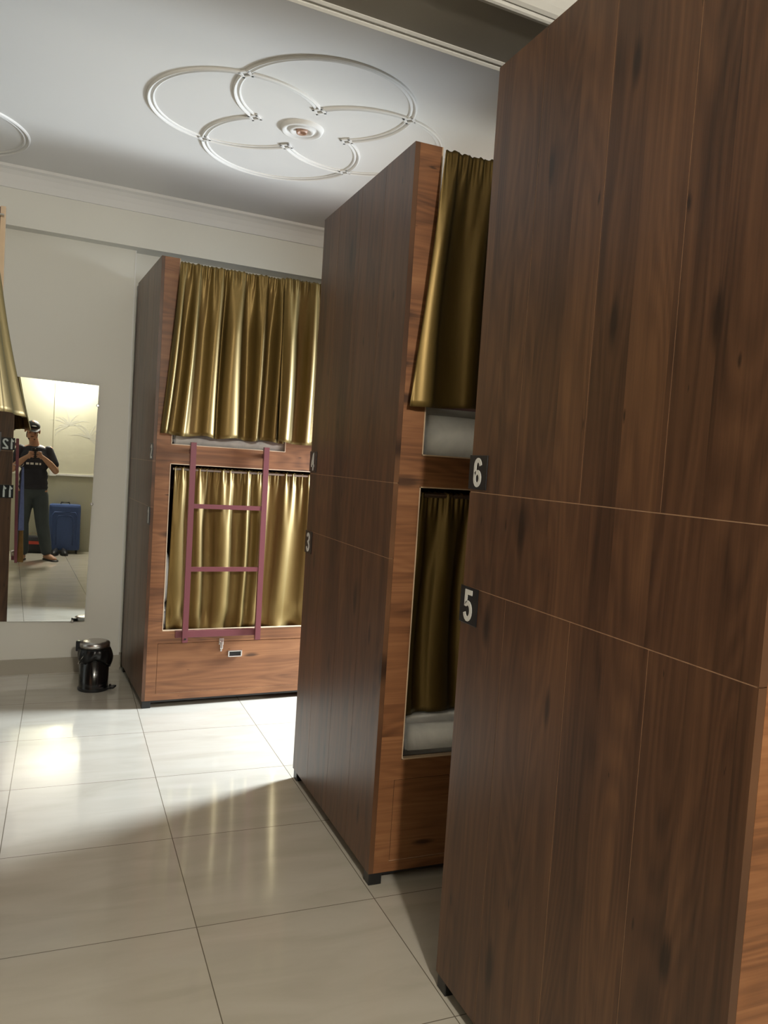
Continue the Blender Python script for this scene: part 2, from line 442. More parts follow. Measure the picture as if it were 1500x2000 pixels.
def pod(loc, rz, label, nums, D=1.0, L=2.0, right=False, ladder=None, plates_at='far', latch=True):
    """Local frame: face at y=0 looking to -y, numbered end panel at x=0 (or at x=L when right)."""
    t = empty('bunk_pod', loc, rz)
    tag(t, label, 'bunk bed', 'boxed wooden bunk pods')
    X = (lambda a, b: (a, b)) if not right else (lambda a, b: (L - b, L - a))
    def bx(x0, x1, y0, y1, z0, z1): return (*X(x0, x1), y0, y1, z0, z1)
    zs = [0.045, 1.18, 1.444, PH]
    seams = [0.26, 0.515, 0.79]
    seams = [s * D / 1.02 for s in seams]
    g = 0.0011
    for i, nm in ((2, 'upper'), (1, 'middle'), (0, 'lower')):
        bm = bmesh.new()
        ys = [0.0] + (seams if i != 1 else []) + [D]
        for a, b in zip(ys, ys[1:]):
            box(bm, *bx(0.0, 0.018, a + (g * 0.9 if a > 0 else 0), b - (g * 0.9 if b < D else 0), zs[i] + (g if i else 0), zs[i + 1] - (g if i < 2 else 0)))
        mesh_obj('end_panel', bm, M['wood_v'], t)
    mesh_obj('seam_strip', B(bx(0.0007, 0.017, 0.004, D - 0.004, 0.05, PH - 0.004)), M['seam'], t)
    # front frame (face y from 0 to .02)
    e = L - 0.1 if not right else L - 0.03
    bs = [bx(0.0185, 0.10, 0, 0.02, 0.045, PH), bx(e, L, 0, 0.02, 0.045, PH)] if not right else \
         [bx(0.0185, 0.03, 0, 0.02, 0.045, PH), bx(L - 0.1, L, 0, 0.02, 0.045, PH)]
    a0 = 0.10 if not right else 0.03
    a1 = L - 0.10
    bs += [bx(a0, a1, 0, 0.02, 1.436, 1.545), bx(0.79, a1, 0, 0.02, 1.545, 1.86),
           bx(a0, a1, 0, 0.02, 0.383, 0.455), bx(a0, a1, 0, 0.02, 0.045, 0.081), bx(1.22, a1, 0, 0.02, 0.081, 0.383)]
    if a0 < 0.08: bs += [bx(a0, 0.077, 0, 0.02, 0.081, 0.383)]
    else:
        bs[0] = bx(0.0185, 0.077, 0, 0.02, 0.045, PH); bs += [bx(0.077, 0.10, 0, 0.02, 0.383, PH), bx(0.077, 0.10, 0, 0.02, 0.045, 0.081)]
    mesh_obj('front_frame', B(*bs), M['wood_h'], t)
    # pale edge banding round the openings
    w = 0.004
    def rim(x0, x1, z0, z1, top=True):
        b = [bx(x0, x0 + w, -0.001, 0.021, z0, z1), bx(x1 - w, x1, -0.001, 0.021, z0, z1), bx(x0, x1, -0.001, 0.021, z0, z0 + w)]
        if top: b.append(bx(x0, x1, -0.001, 0.021, z1 - w, z1))
        return b
    mesh_obj('edge_band', B(*(rim(a0, a1, 0.455, 1.436) + [bx(a0, a0 + w, -0.001, 0.021, 1.545, PH), bx(a0, 0.79, -0.001, 0.021, 1.545, 1.549),
             bx(0.786, 0.79, -0.001, 0.021, 1.549, 1.86), bx(0.79, a1, -0.001, 0.021, 1.856, 1.86), bx(a1 - w, a1, -0.001, 0.021, 1.86, PH)])), M['edge'], t)
    # drawer
    dr = mesh_obj('drawer_front', B(bx(0.080, 1.217, 0.003, 0.02, 0.084, 0.380), bev=0.001), M['wood_h'], t)
    mesh_obj('drawer_edge', B(bx(0.0775, 1.2195, 0.004, 0.015, 0.0815, 0.0838), bx(0.0775, 0.0795, 0.008, 0.015, 0.084, 0.3825), bx(0.0775, 1.2195, 0.008, 0.015, 0.3805, 0.3825)), M['seam'], dr)
    if not right and latch:
        bm = bmesh.new()
        for b in ((0.495, 0.581, -0.014, -0.004, 0.318, 0.326), (0.495, 0.581, -0.014, -0.004, 0.286, 0.293), (0.495, 0.503, -0.014, -0.004, 0.286, 0.326), (0.573, 0.581, -0.014, -0.004, 0.286, 0.326)):
            box(bm, *b, bev=0.0022)
        box(bm, 0.500, 0.576, -0.004, 0.003, 0.290, 0.322, bev=0.001)
        mesh_obj('handle', bm, M['chrome'], dr)
        mesh_obj('handle_recess', B((0.503, 0.573, -0.0055, -0.004, 0.293, 0.318)), M['black_plastic'], dr)
        bm = bmesh.new()
        box(bm, 0.438, 0.466, -0.006, 0.0, 0.362, 0.402, bev=0.001)
        box(bm, 0.443, 0.461, -0.016, -0.006, 0.338, 0.384, bev=0.003)
        box(bm, 0.447, 0.457, -0.010, 0.003, 0.322, 0.340, bev=0.002)
        mesh_obj('latch', bm, M['chrome'], dr)
    # shell behind
    mesh_obj('back_panel', B(bx(0.018, L - 0.018, D - 0.018, D, 0.045, PH)), M['inner'], t)
    mesh_obj('side_panel', B(bx(L - 0.018, L, 0.02, D - 0.0, 0.045, PH)), M['wood_v'], t)
    for z in (0.43, 1.50): mesh_obj('bed_platform', B(bx(0.018, L - 0.018, 0.021, D - 0.018, z, z + 0.018)), M['inner'], t)
    mesh_obj('base_rail', B(bx(0.012, L - 0.012, 0.012, 0.03, 0.03, 0.045), bx(0.012, 0.03, 0.03, D - 0.012, 0.03, 0.045), bx(0.012, L - 0.012, D - 0.03, D - 0.012, 0.03, 0.045)), M['black_plastic'], t)
    for fx in (0.004, L / 2, L - 0.054):
        for fy in (0.004, D - 0.054):
            mesh_obj('foot', B(bx(fx, fx + 0.05, fy, fy + 0.05, 0, 0.045), bev=0.003), M['black_plastic'], t)
    # curtain rods
    for z, y in ((2.555, 0.045 if right else -0.022), (1.405, 0.045)):
        bm = bmesh.new(); x0, x1 = X(0.125 if not right else 0.05, L - 0.1)
        tube(bm, [(x0 - (0 if z < 2 else 0.02), y, z), (x1 + (0 if z < 2 else 0.02), y, z)], 0.008, 10)
        if z > 2:
            for xx in (x0, x1): tube(bm, [(xx, y, z), (xx, 0.004, z)], 0.006, 8)
        mesh_obj('curtain_rod', bm, M['steel'], t)
    # number plates on the end panel
    for txt, z0, z1 in ((nums[1], 1.452, 1.546), (nums[0], 1.077, 1.180)):
        if txt is None: continue
        wpl = 0.098; wd = 0.046 if len(txt) == 1 else 0.078
        yc = (D - 0.042) if plates_at == 'far' else 0.036
        pl = mesh_obj('number_plate', B((-0.003, 0, -wpl / 2, wpl / 2, -(z1 - z0) / 2, (z1 - z0) / 2), bev=0.0008), M['plate'], t)
        pl['label'] = 'black plate with white number %s' % txt
        pl.location = (0 if not right else L + 0.003, yc, (z0 + z1) / 2)
        for ci, ch in enumerate(txt):
            bm = digit_bm(ch, (z1 - z0) * 0.86, 0.001)
            shift = 0 if len(txt) == 1 else (-0.025 if ci == 0 else 0.018)
            for v in bm.verts:
                x, y, z = v.co; x += shift
                v.co = Vector((-0.003 - z, -x, y)) if not right else Vector((0.0 + z, x, y))
            mesh_obj('digit', bm, M['digit'], pl)
    # ladder
    if ladder is not None:
        lx = ladder
        la = empty('ladder', (0, 0, 0)); la.parent = t
        def lean(z): return -0.062 + 0.018 * (z - 0.43)
        for s in (lx, lx + 0.437):
            bm = bmesh.new()
            vs = box(bm, s, s + 0.032, -0.012, 0.012, 0.40, 1.565)
            for v in bm.verts: v.co.y += lean(v.co.z)
            mesh_obj('stile', bm, M['maroon'], la)
            mesh_obj('bracket', B((s + 0.002, s + 0.030, -0.034, -0.0005, 1.500, 1.525), bev=0.001), M['maroon'], la)
        for z in (1.197, 0.829):
            mesh_obj('rung', B((s - 0.405, s, lean(z) - 0.010, lean(z) + 0.010, z - 0.013, z + 0.013), bev=0.001), M['maroon'], la)
        z = 0.443
        mesh_obj('rung', B((lx - 0.035, lx + 0.455, lean(z) + 0.013, lean(z) + 0.040, z - 0.020, z + 0.020), bev=0.002), M['maroon'], la)
        bm = bmesh.new(); tube(bm, [(lx + 0.016, lean(0.42) - 0.014, 0.42), (lx + 0.016, lean(0.42) - 0.011, 0.42)], 0.006, 10)
        mesh_obj('bolt', bm, M['black_plastic'], la)
    return t

P1 = ((0.463, 4.635, 0), R(3.766)); P34 = ((1.055, 2.49, 0), 0.0); P56 = ((1.055, 0.918, 0), 0.0)
PL = ((-0.300, 2.20, 0), R(90))
pod(*P1, 'wooden bunk pod 1 and 2 with maroon ladder on its front, against the back wall', ('1', '2'), D=0.86, ladder=0.203, plates_at='near')
pod(*P34, 'wooden bunk pod whose end panel bears numbers 4 and 3, in the middle', ('3', '4'), D=1.0)
pod(*P56, 'nearest wooden bunk pod, large end panel with numbers 6 and 5 at right', ('5', '6'), D=1.02)
pod(*PL, 'wooden bunk pod numbered 11 and 12 at the left edge and in the mirror', ('11', '12'), D=0.90, right=True, ladder=0.22, plates_at='near')

# ------------------------------------------------------------ mattresses
def mattress(frame, x0, x1, y0, y1, z0, h, label, seed):
    rnd = random.Random(seed)
    bm = bmesh.new(); box(bm, x0, x1, y0, y1, z0, z0 + h)
    bmesh.ops.bevel(bm, geom=bm.edges[:], offset=0.028, segments=3, affect='EDGES')
    o = mesh_obj('mattress', bm, M['wrap'], smooth=True, loc=frame[0], rz=frame[1])
    tag(o, label, 'mattress', 'plastic wrapped mattresses in the pods')
    return o
mattress(P1, 0.035, 1.95, 0.095, 0.82, 0.4485, 0.125, 'plastic wrapped mattress on the lower bunk behind the ladder, end showing left of the curtain', 1)
mattress(P1, 0.105, 1.95, 0.030, 0.82, 1.5185, 0.12, 'plastic wrapped mattress on the upper bunk, thin edge showing above the maroon ladder', 2)
mattress(P34, 0.105, 1.95, 0.024, 0.96, 0.4485, 0.150, 'white plastic wrapped mattress on the lower bunk beside number 5', 3)
mattress(P34, 0.105, 1.95, 0.024, 0.96, 1.5185, 0.20, 'white plastic wrapped mattress on the upper bunk left of number 6', 4)
mattress(P56, 0.105, 1.95, 0.024, 0.96, 0.4485, 0.145, 'white mattress in the nearest pod at the lower right edge of the picture', 5)

# pillow glimpsed left of the lower curtain
bm = bmesh.new(); bmesh.ops.create_uvsphere(bm, u_segments=24, v_segments=14, radius=1.0)
for v in bm.verts:
    x, y, z = v.co; sgn = lambda q: (1 if q > 0 else -1) * abs(q) ** 0.6
    v.co = Vector((0.105 + 0.065 * sgn(x), 0.32 + 0.26 * sgn(y), 0.745 + 0.165 * sgn(z)))
pil = mesh_obj('pillow', bm, M['wrap'], smooth=True, loc=P1[0], rz=P1[1])
tag(pil, 'pale pillow stood on end in the lower bunk, left of the curtain', 'pillow')

# ------------------------------------------------------------ curtains
def curtain(frame, x0, x1, z0, z1, y, label, seed, flare0=0.0, flare1=0.0, amp=0.022, nf=11, hem=0.012, side=-1, head=0.045, group=None, nx=None, zbot=None, start=1.0, dome=0.0, out=0.0):
    rnd = random.Random(seed)
    W = x1 - x0; nx = nx or int(W * 230); nz = 46
    ph = [rnd.uniform(0, 2 * pi) for _ in range(10)]
    # irregular fold phase: cumulative with varying spacing
    knots = [0]
    for i in range(nf * 2): knots.append(knots[-1] + rnd.uniform(0.55, 1.55))
    tot = knots[-1]; amps = [rnd.uniform(0.45, 1.25) for _ in knots]
    drift = [rnd.uniform(-0.5, 0.5) for _ in knots]
    def fold(u, v):
        q = u * tot
        for i in range(len(knots) - 1):
            if knots[i] <= q <= knots[i + 1] + 1e-9:
                f = (q - knots[i]) / (knots[i + 1] - knots[i])
                s = sin(pi * (0.5 * (1 - cos(pi * f))) ) if False else sin(pi * f) ** 0.8
                return (1 if i % 2 else -1) * s * (amps[i] * (1 - 0.35 * v + 0.35 * v * amps[(i + 5) % len(amps)]))
        return 0
    bm = bmesh.new(); G = []
    for j in range(nz + 1):
        v = (j / nz) ** 1.15; row = []
        zt = z1 - (z1 - z0) * v
        for i in range(nx + 1):
            u = i / nx
            uu = min(1, max(0, u + 0.012 * sin(v * 3 + ph[0] + u * 9) * v))
            x = x0 + W * u + flare0 * (1 - u) ** 3 * v ** 1.2 + flare1 * u ** 3 * v ** 1.2
            x += 0.010 * v * sin(u * 17 + ph[1])
            top = max(0.0, 1 - v * (z1 - z0) / 0.10)           # gathered heading
            gather = sin(u * W * 2 * pi / 0.022 + 1.5 * sin(u * 31 + ph[2])) * 0.0045 * min(1, top * 1.6 + 0.0)
            f2 = sin(u * W * 2 * pi / 0.052 + 2 * sin(u * 13 + ph[3])) * 0.006 * max(0, 1 - v * 2.6)
            grow = min(1.0, 0.22 + v * 2.2) * start
            yy = y + side * 0.0 + fold(uu, v) * amp * grow * (1 - 0.25 * v * v) + gather + f2
            yy += 0.010 * v * sin(u * 7 + ph[4]) + side * dome * sin(pi * v)
            yy -= out * v ** 1.6 * min(1, max(0, (u - 0.5) / 0.42)) ** 1.5
            if hem > 0.02 and v > 0.8:                             # hem crumpled where it meets the mattress
                k = (v - 0.8) / 0.2
                yy += 0.016 * k * sin(u * W * 38 + 4 * sin(u * 11) + ph[5]) * sin(k * 4 + u * 9)
            zz = zt + hem * v ** 3 * sin(u * 23 + ph[6]) * 0.5 + (0.004 * gather / 0.0045 if j == 0 else 0)
            row.append(bm.verts.new((x, yy, zz)))
        G.append(row)
    for j in range(nz):
        for i in range(nx): bm.faces.new((G[j][i], G[j][i + 1], G[j + 1][i + 1], G[j + 1][i]))
    o = mesh_obj('curtain', bm, M['satin'], smooth=True, loc=frame[0], rz=frame[1])
    md = o.modifiers.new('thickness', 'SOLIDIFY'); md.thickness = 0.0022; md.offset = 0
    bake(o)
    for p in o.data.polygons: p.use_smooth = True
    tag(o, label, 'curtain', 'olive gold satin curtains on the pods')
    return o
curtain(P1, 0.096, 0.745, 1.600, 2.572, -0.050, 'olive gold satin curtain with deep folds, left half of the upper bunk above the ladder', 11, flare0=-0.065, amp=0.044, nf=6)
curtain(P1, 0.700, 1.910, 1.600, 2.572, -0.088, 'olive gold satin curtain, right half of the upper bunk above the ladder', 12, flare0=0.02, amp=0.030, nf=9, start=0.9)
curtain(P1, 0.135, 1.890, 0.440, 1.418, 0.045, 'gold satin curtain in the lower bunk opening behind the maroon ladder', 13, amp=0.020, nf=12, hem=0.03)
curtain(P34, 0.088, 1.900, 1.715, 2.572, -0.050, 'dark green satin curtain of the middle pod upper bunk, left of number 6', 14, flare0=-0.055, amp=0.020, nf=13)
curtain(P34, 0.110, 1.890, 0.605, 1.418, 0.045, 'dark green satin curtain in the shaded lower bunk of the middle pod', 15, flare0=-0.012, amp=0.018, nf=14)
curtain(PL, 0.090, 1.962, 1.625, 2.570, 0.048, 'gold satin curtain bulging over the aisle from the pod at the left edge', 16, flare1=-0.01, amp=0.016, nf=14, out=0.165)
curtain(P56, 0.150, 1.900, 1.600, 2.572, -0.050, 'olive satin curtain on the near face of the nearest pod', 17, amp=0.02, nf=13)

# ------------------------------------------------------------ mirror on the back wall
mir = empty('wall_mirror', (-0.14, 5.475, 0.35))
mir.rotation_euler = (R(-0.32), R(1.1), R(1.7))
tag(mir, 'tall frameless wall mirror on the back wall reflecting the photographer', 'mirror')
MW0, MW1, MH = -0.30, 0.30, 1.56
bm = B((MW0, MW1, 0.0006, 0.005, 0, MH)); mesh_obj('backing', bm, M['black_plastic'], mir)
bm = B((MW0, MW1, -0.004, 0.0005, 0, MH)); mesh_obj('mirror_glass', bm, M['mirror'], mir)
for (x, z) in ((MW1, 1.43), (MW1, 0.78), (MW1 - 0.075, 0.0), (MW0, 1.43), (MW0, 0.78), (MW0 + 0.075, 0.0)):
    bm = bmesh.new(); tube(bm, [(x, -0.009, z), (x, -0.007, z), (x, 0.008, z)], [0.006, 0.010, 0.010], 14)
    mesh_obj('mirror_clip', bm, M['steel'], mir, smooth=False)

# ------------------------------------------------------------ pedal bin
bin_ = empty('pedal_bin', (0.216, 5.09, 0), R(68))
tag(bin_, 'small black pedal bin with steel lid and bin bag, standing below the mirror', 'bin')
M['bin'] = plain('bin_black', srgb(14, 14, 15), 0.18, noise=0.1, coat=0.4)
bm = bmesh.new(); lathe(bm, [(0, 0.004), (0.086, 0.004), (0.090, 0.010), (0.088, 0.022), (0.0865, 0.03), (0.0895, 0.262), (0, 0.262)], n=48)
bo = mesh_obj('body', bm, M['bin'], bin_, smooth=True)
bm = bmesh.new(); lathe(bm, [(0, 0.0), (0.0905, 0.0), (0.0925, 0.004), (0.0925, 0.014), (0.089, 0.018), (0, 0.018)], n=48)
mesh_obj('base_ring', bm, M['black_plastic'], bin_, smooth=False)
bm = bmesh.new(); lathe(bm, [(0, 0.262), (0.089, 0.262), (0.089, 0.292), (0.084, 0.300), (0.060, 0.306), (0, 0.309)], n=48)
mesh_obj('lid', bm, M['steel'], bin_, smooth=True)
bm = bmesh.new(); box(bm, -0.024, 0.024, -0.118, -0.085, 0.010, 0.018, bev=0.003); box(bm, -0.03, 0.03, -0.135, -0.108, 0.014, 0.026, bev=0.005)
mesh_obj('pedal', bm, M['black_plastic'], bin_)
bm = bmesh.new(); tube(bm, [(-0.005, -0.108, 0.026), (0.005, -0.104, 0.03)], 0.008, 8); mesh_obj('pedal_pin', bm, M['chrome'], bin_)
# hinge at the back
bm = bmesh.new(); box(bm, -0.022, 0.022, 0.080, 0.112, 0.235, 0.300, bev=0.006); mesh_obj('hinge', bm, M['black_plastic'], bin_)
# handle and the bag folded over the rim
bm = bmesh.new(); tube(bm, [(0.092 * cos(a), 0.092 * sin(a), 0.245 - 0.09 * sin((a - 0.2) / (pi - 0.4) * pi)) for a in [0.2 + (pi - 0.4) * k / 16 for k in range(17)]], 0.003, 8)
mesh_obj('carry_handle', bm, M['chrome'], bin_, smooth=True)
bm = bmesh.new(); rings = []
rb = random.Random(4)
for j in range(9):
    v = j / 8; ring = []
    for k in range(56):
        a = 2 * pi * k / 56
        drop = 0.05 + 0.075 * max(0, cos(a - R(-70))) ** 2 + 0.03 * max(0, cos(a - R(140))) + 0.006 * sin(5 * a)
        rr = 0.0925 + 0.016 * sin(pi * v) * (0.6 + 0.4 * cos(a + 0.6)) * (1 + 0.25 * sin(7 * a + v * 5)) + 0.003 * sin(13 * a + 3 * v)
        ring.append(bm.verts.new((rr * cos(a), rr * sin(a), 0.262 - drop * v)))
    rings.append(ring)
for A, Bq in zip(rings, rings[1:]):
    for k in range(56): bm.faces.new((A[k], A[(k + 1) % 56], Bq[(k + 1) % 56], Bq[k]))
bg = mesh_obj('bin_bag', bm, plain('bag_plastic', srgb(12, 12, 13), 0.28, noise=0.3, nscale=60, bump=0.3), bin_, smooth=True)
md = bg.modifiers.new('t', 'SOLIDIFY'); md.thickness = 0.0012; bake(bg)

# ------------------------------------------------------------ behind the camera, seen in the mirror
def room_pt(s, v, z=0.0):
    q = Matrix.Rotation(ROT, 3, 'Z') @ Vector((s, v, z)); return Vector((q.x + ROOM[0], q.y + ROOM[1], q.z))
yw = lambda x: 5.5 + (VR + x * sin(ROT)) / cos(ROT) + 0.0     # y of the rear wall surface at world x
t = empty('wall_lamp', (0.42, yw(0.42), 2.62), ROT)
tag(t, 'lit globe lamp high on the rear wall, lighting the mirror view', 'light')
mesh_obj('lamp_holder', B((-0.04, 0.04, 0.0, 0.03, -0.04, 0.04), bev=0.006), M['trimw'], t)
bm = bmesh.new(); bmesh.ops.create_uvsphere(bm, u_segments=20, v_segments=12, radius=0.036); bmesh.ops.translate(bm, verts=bm.verts, vec=(0, 0.07, 0))
mesh_obj('bulb', bm, M['lampglow'], t, smooth=True)
c = empty('cable_conduit', (0.26, yw(0.26), 1.13), ROT)
tag(c, 'cream cable conduit running down and across the rear wall, seen in the mirror', 'conduit')
mesh_obj('upright_run', B((-0.009, 0.009, 0.0, 0.014, 0.06, 1.95), bev=0.002), M['wall_rear'], c)
mesh_obj('level_run', B((0.0, 1.2, 0.0, 0.020, 0.0, 0.028), bev=0.002), M['trimw'], c)
mesh_obj('junction_box', B((-0.045, 0.045, 0.0, 0.028, -0.01, 0.075), bev=0.004), M['trimw'], c)

# palm leaf decal lines
M['leaf'] = plain('silver_leaf_foil', srgb(236, 236, 222), 0.25, metal=0.3, noise=0.1)
lf = empty('palm_decal', (0.62, yw(0.62), 1.25), ROT)
tag(lf, 'pale palm leaf wall decal on the rear wall, seen in the mirror', 'decal')
for (cx, cz, a0, n, ln) in ((0.12, 0.45, 60, 13, 0.34), (-0.16, 0.62, 110, 11, 0.30)):
    bm = bmesh.new()
    for k in range(n):
        a = R(a0 - 95 + 190 * k / (n - 1)); L_ = ln * (0.75 + 0.25 * sin(k * 2.1)); prev = None
        rowa = []
        for q in range(9):
            f = q / 8; bend = -0.35 * f * f * (1 if cos(a) > 0 else -1)
            x = cx + L_ * f * cos(a + bend); z = cz + L_ * f * sin(a + bend); w_ = 0.008 * sin(pi * min(1, 0.06 + f * 0.94)) + 0.0006
            nx_, nz_ = -sin(a + bend), cos(a + bend)
            rowa.append((bm.verts.new((x + nx_ * w_, 0.0018, z + nz_ * w_)), bm.verts.new((x - nx_ * w_, 0.0018, z - nz_ * w_))))
        for A, Bq in zip(rowa, rowa[1:]): bm.faces.new((A[0], A[1], Bq[1], Bq[0]))
    r = bmesh.ops.extrude_face_region(bm, geom=bm.faces[:])
    bmesh.ops.translate(bm, verts=[v for v in r['geom'] if isinstance(v, bmesh.types.BMVert)], vec=(0, -0.0012, 0))
    mesh_obj('leaf_fan', bm, M['leaf'], lf)

# suitcase
M['case'] = plain('blue_suitcase_fabric', srgb(62, 84, 132), 0.45, noise=0.15, nscale=40, bump=0.1)
sx = 0.44; sc_ = empty('suitcase', (sx, yw(sx) + 0.17, 0), ROT)
tag(sc_, 'large blue upright suitcase beside the person, seen in the mirror', 'suitcase')
bm = bmesh.new(); box(bm, -0.215, 0.215, -0.13, 0.13, 0.05, 0.72, bev=0.035); mesh_obj('shell', bm, M['case'], sc_, smooth=False)
for i_, w_ in enumerate((0.17, 0.115)):
    bm = bmesh.new(); pts = [(-w_, 0.134, 0.13), (-w_, 0.134, 0.56 - 0.05 * i_), (-w_ + 0.03, 0.134, 0.61 - 0.05 * i_), (w_ - 0.03, 0.134, 0.61 - 0.05 * i_), (w_, 0.134, 0.56 - 0.05 * i_), (w_, 0.134, 0.13)]
    tube(bm, pts, 0.007, 8); mesh_obj('moulded_rib', bm, M['case'], sc_, smooth=True)
bm = bmesh.new(); tube(bm, [(-0.06, 0.0, 0.715), (-0.055, 0, 0.745), (0.055, 0, 0.745), (0.06, 0, 0.715)], 0.009, 8); mesh_obj('handle', bm, M['black_plastic'], sc_)
for wx in (-0.17, 0.17):
    for wy in (-0.09, 0.09):
        bm = bmesh.new(); tube(bm, [(wx - 0.012, wy, 0.025), (wx + 0.012, wy, 0.025)], 0.025, 14); box(bm, wx - 0.016, wx + 0.016, wy - 0.012, wy + 0.012, 0.03, 0.056)
        mesh_obj('wheel', bm, M['black_plastic'], sc_)
# holdall behind the legs
hx = 0.04; hb = empty('holdall', (hx, yw(hx) + 0.16, 0), ROT + R(6))
tag(hb, 'dark holdall with an orange red band on the floor behind the person', 'bag')
bm = bmesh.new(); box(bm, -0.16, 0.16, -0.11, 0.11, 0.0, 0.24, bev=0.05); mesh_obj('bag_body', bm, plain('holdall_black', srgb(34, 34, 38), 0.7, noise=0.2, bump=0.2), hb, smooth=False)
mesh_obj('band', B((-0.158, 0.158, 0.1105, 0.114, 0.13, 0.175), bev=0.001), plain('orange_red_web', srgb(176, 62, 44), 0.6, noise=0.15), hb)
bm = bmesh.new(); tube(bm, [(-0.09, 0.115, 0.14), (-0.07, 0.10, 0.26), (0, 0.07, 0.31), (0.07, 0.10, 0.26), (0.09, 0.115, 0.14)], 0.008, 8); mesh_obj('bag_handle', bm, plain('tan_web', srgb(170, 140, 110), 0.7, noise=0.1), hb, smooth=True)

def shoe(x, y, rz, mat, label, group=None, sole=None, s=1.0):
    e = empty('shoe', (x, y, 0), rz); tag(e, label, 'shoe', group)
    bm = bmesh.new(); nseg = 14
    def ring(f, z, k=1.0):
        y_ = -0.13 + 0.26 * f; w_ = (0.034 + 0.012 * sin(pi * min(1, f * 1.05)) + 0.006 * (f > 0.5)) * math.sqrt(max(0.02, 1 - (2 * f - 1) ** 6)) * k
        return y_, w_
    bs = []
    for f in [i / nseg for i in range(nseg + 1)]:
        y_, w_ = ring(f, 0); bs.append((bm.verts.new((-w_, y_, 0.0)), bm.verts.new((w_, y_, 0.0)), bm.verts.new((w_, y_, 0.022)), bm.verts.new((-w_, y_, 0.022))))
    for A, Bq in zip(bs, bs[1:]):
        for k in range(4): bm.faces.new((A[k], A[(k + 1) % 4], Bq[(k + 1) % 4], Bq[k]))
    bm.faces.new(bs[0]); bm.faces.new(bs[-1][::-1])
    mesh_obj('sole', bm, sole or M['black_plastic'], e)
    bm = bmesh.new(); rs = []
    for f in [i / nseg for i in range(nseg + 1)]:
        y_, w_ = ring(f, 0, 0.93); h = 0.075 if f < 0.38 else 0.075 - 0.040 * (f - 0.38) / 0.62
        h *= math.sqrt(max(0.05, 1 - (2 * f - 1) ** 8))
        rs.append([bm.verts.new((w_ * cos(a) * (1 if sin(a) < 0.7 else 0.9), y_, 0.021 + h * max(0, sin(a)) ** 0.8)) for a in [pi * k / 8 for k in range(9)]])
    for A, Bq in zip(rs, rs[1:]):
        for k in range(8): bm.faces.new((A[k], A[k + 1], Bq[k + 1], Bq[k]))
    bm.faces.new(rs[0]); bm.faces.new(rs[-1][::-1])
    mesh_obj('upper', bm, mat, e, smooth=True)
    e.scale = (s, s, s)
    return e
M['shoe'] = plain('shoe_black', srgb(24, 25, 28), 0.5, noise=0.2, bump=0.1)
shoe(0.31, yw(0.31) + 0.46, R(12), M['shoe'], 'left black shoe of the pair on the floor before the suitcase', 'shoes before the suitcase')
shoe(0.43, yw(0.43) + 0.45, R(-6), M['shoe'], 'right black shoe of the pair on the floor before the suitcase', 'shoes before the suitcase')

# clothes hung from the far corner of the left row pod beside the camera
def cloth(name, x, y, z0, z1, w, col, label, cat, seed):
    rnd = random.Random(seed); bm = bmesh.new(); G = []
    ph = rnd.uniform(0, 6)
    for j in range(25):
        v = j / 24; row = []
        for i in range(31):
            u = i / 30 - 0.5
            ww = w * (0.35 + 0.65 * min(1, v * 2.5)) * (1 - 0.25 * v * v)
            row.append(bm.verts.new((x + 0.020 * sin(u * 19 + ph + v) * (0.4 + v), y + u * ww, z1 - (z1 - z0) * v - 0.03 * abs(u) * (1 - v) + 0.012 * sin(u * 9 + ph) * v)))
        G.append(row)
    for A, Bq in zip(G, G[1:]):
        for i in range(30): bm.faces.new((A[i], A[i + 1], Bq[i + 1], Bq[i]))
    o = mesh_obj(name, bm, plain(name + '_cloth', col, 0.8, noise=0.25, nscale=30), smooth=True)
    md = o.modifiers.new('t', 'SOLIDIFY'); md.thickness = 0.004; bake(o)
    tag(o, label, cat); return o
cloth('hanging_shirt', -0.200, 2.62, 0.70, 1.30, 0.30, srgb(104, 116, 158), 'faded blue shirt hanging on the ladder of the left edge pod, in the mirror', 'shirt', 3)
cloth('hanging_towel', -0.195, 2.35, 0.35, 0.98, 0.20, srgb(170, 138, 84), 'tan towel hanging beside the blue shirt, seen in the mirror', 'towel', 5)
hk = empty('coat_hook', (-0.285, 2.62, 1.30)); tag(hk, 'small steel hook holding the blue shirt on the left edge pod', 'hook')
bm = bmesh.new(); tube(bm, [(0, 0, 0.02), (0.05, 0, 0.0), (0.08, 0, 0.008), (0.088, 0, 0.03)], 0.004, 8); mesh_obj('hook_arm', bm, M['steel'], hk)

# ------------------------------------------------------------ the person holding the camera, behind it, seen in the mirror
def blob(bm, c, r, rot=None, seg=20):
    g = bmesh.ops.create_uvsphere(bm, u_segments=seg, v_segments=seg // 2 + 2, radius=1.0)
    m = Matrix.Translation(c) @ (rot.to_4x4() if rot else Matrix.Identity(4)) @ Matrix.Diagonal((*r, 1))
    bmesh.ops.transform(bm, matrix=m, verts=g['verts'])
def limb(bm, pts, rads, n=16):
    """tapered limb with round joints; all volumes overlap and are fused by the remesh"""
    P = [Vector(p) for p in pts]
    for p, r in zip(P, rads): blob(bm, p, (r, r, r), seg=max(10, n))
    for (p, q, ra, rb) in zip(P, P[1:], rads, rads[1:]): tube(bm, [p, p.lerp(q, 0.5), q], [ra, (ra + rb) / 2 * 1.02, rb], n)
def fuse(o, voxel, smooth_it=4):
    md = o.modifiers.new('r', 'REMESH'); md.mode = 'VOXEL'; md.voxel_size = voxel; md.use_smooth_shade = True
    ms = o.modifiers.new('s', 'SMOOTH'); ms.factor = 0.5; ms.iterations = smooth_it
    bake(o)
    for p in o.data.polygons: p.use_smooth = True
    return o
skin = plain('skin_brown', srgb(176, 132, 104), 0.5, noise=0.12, nscale=14)
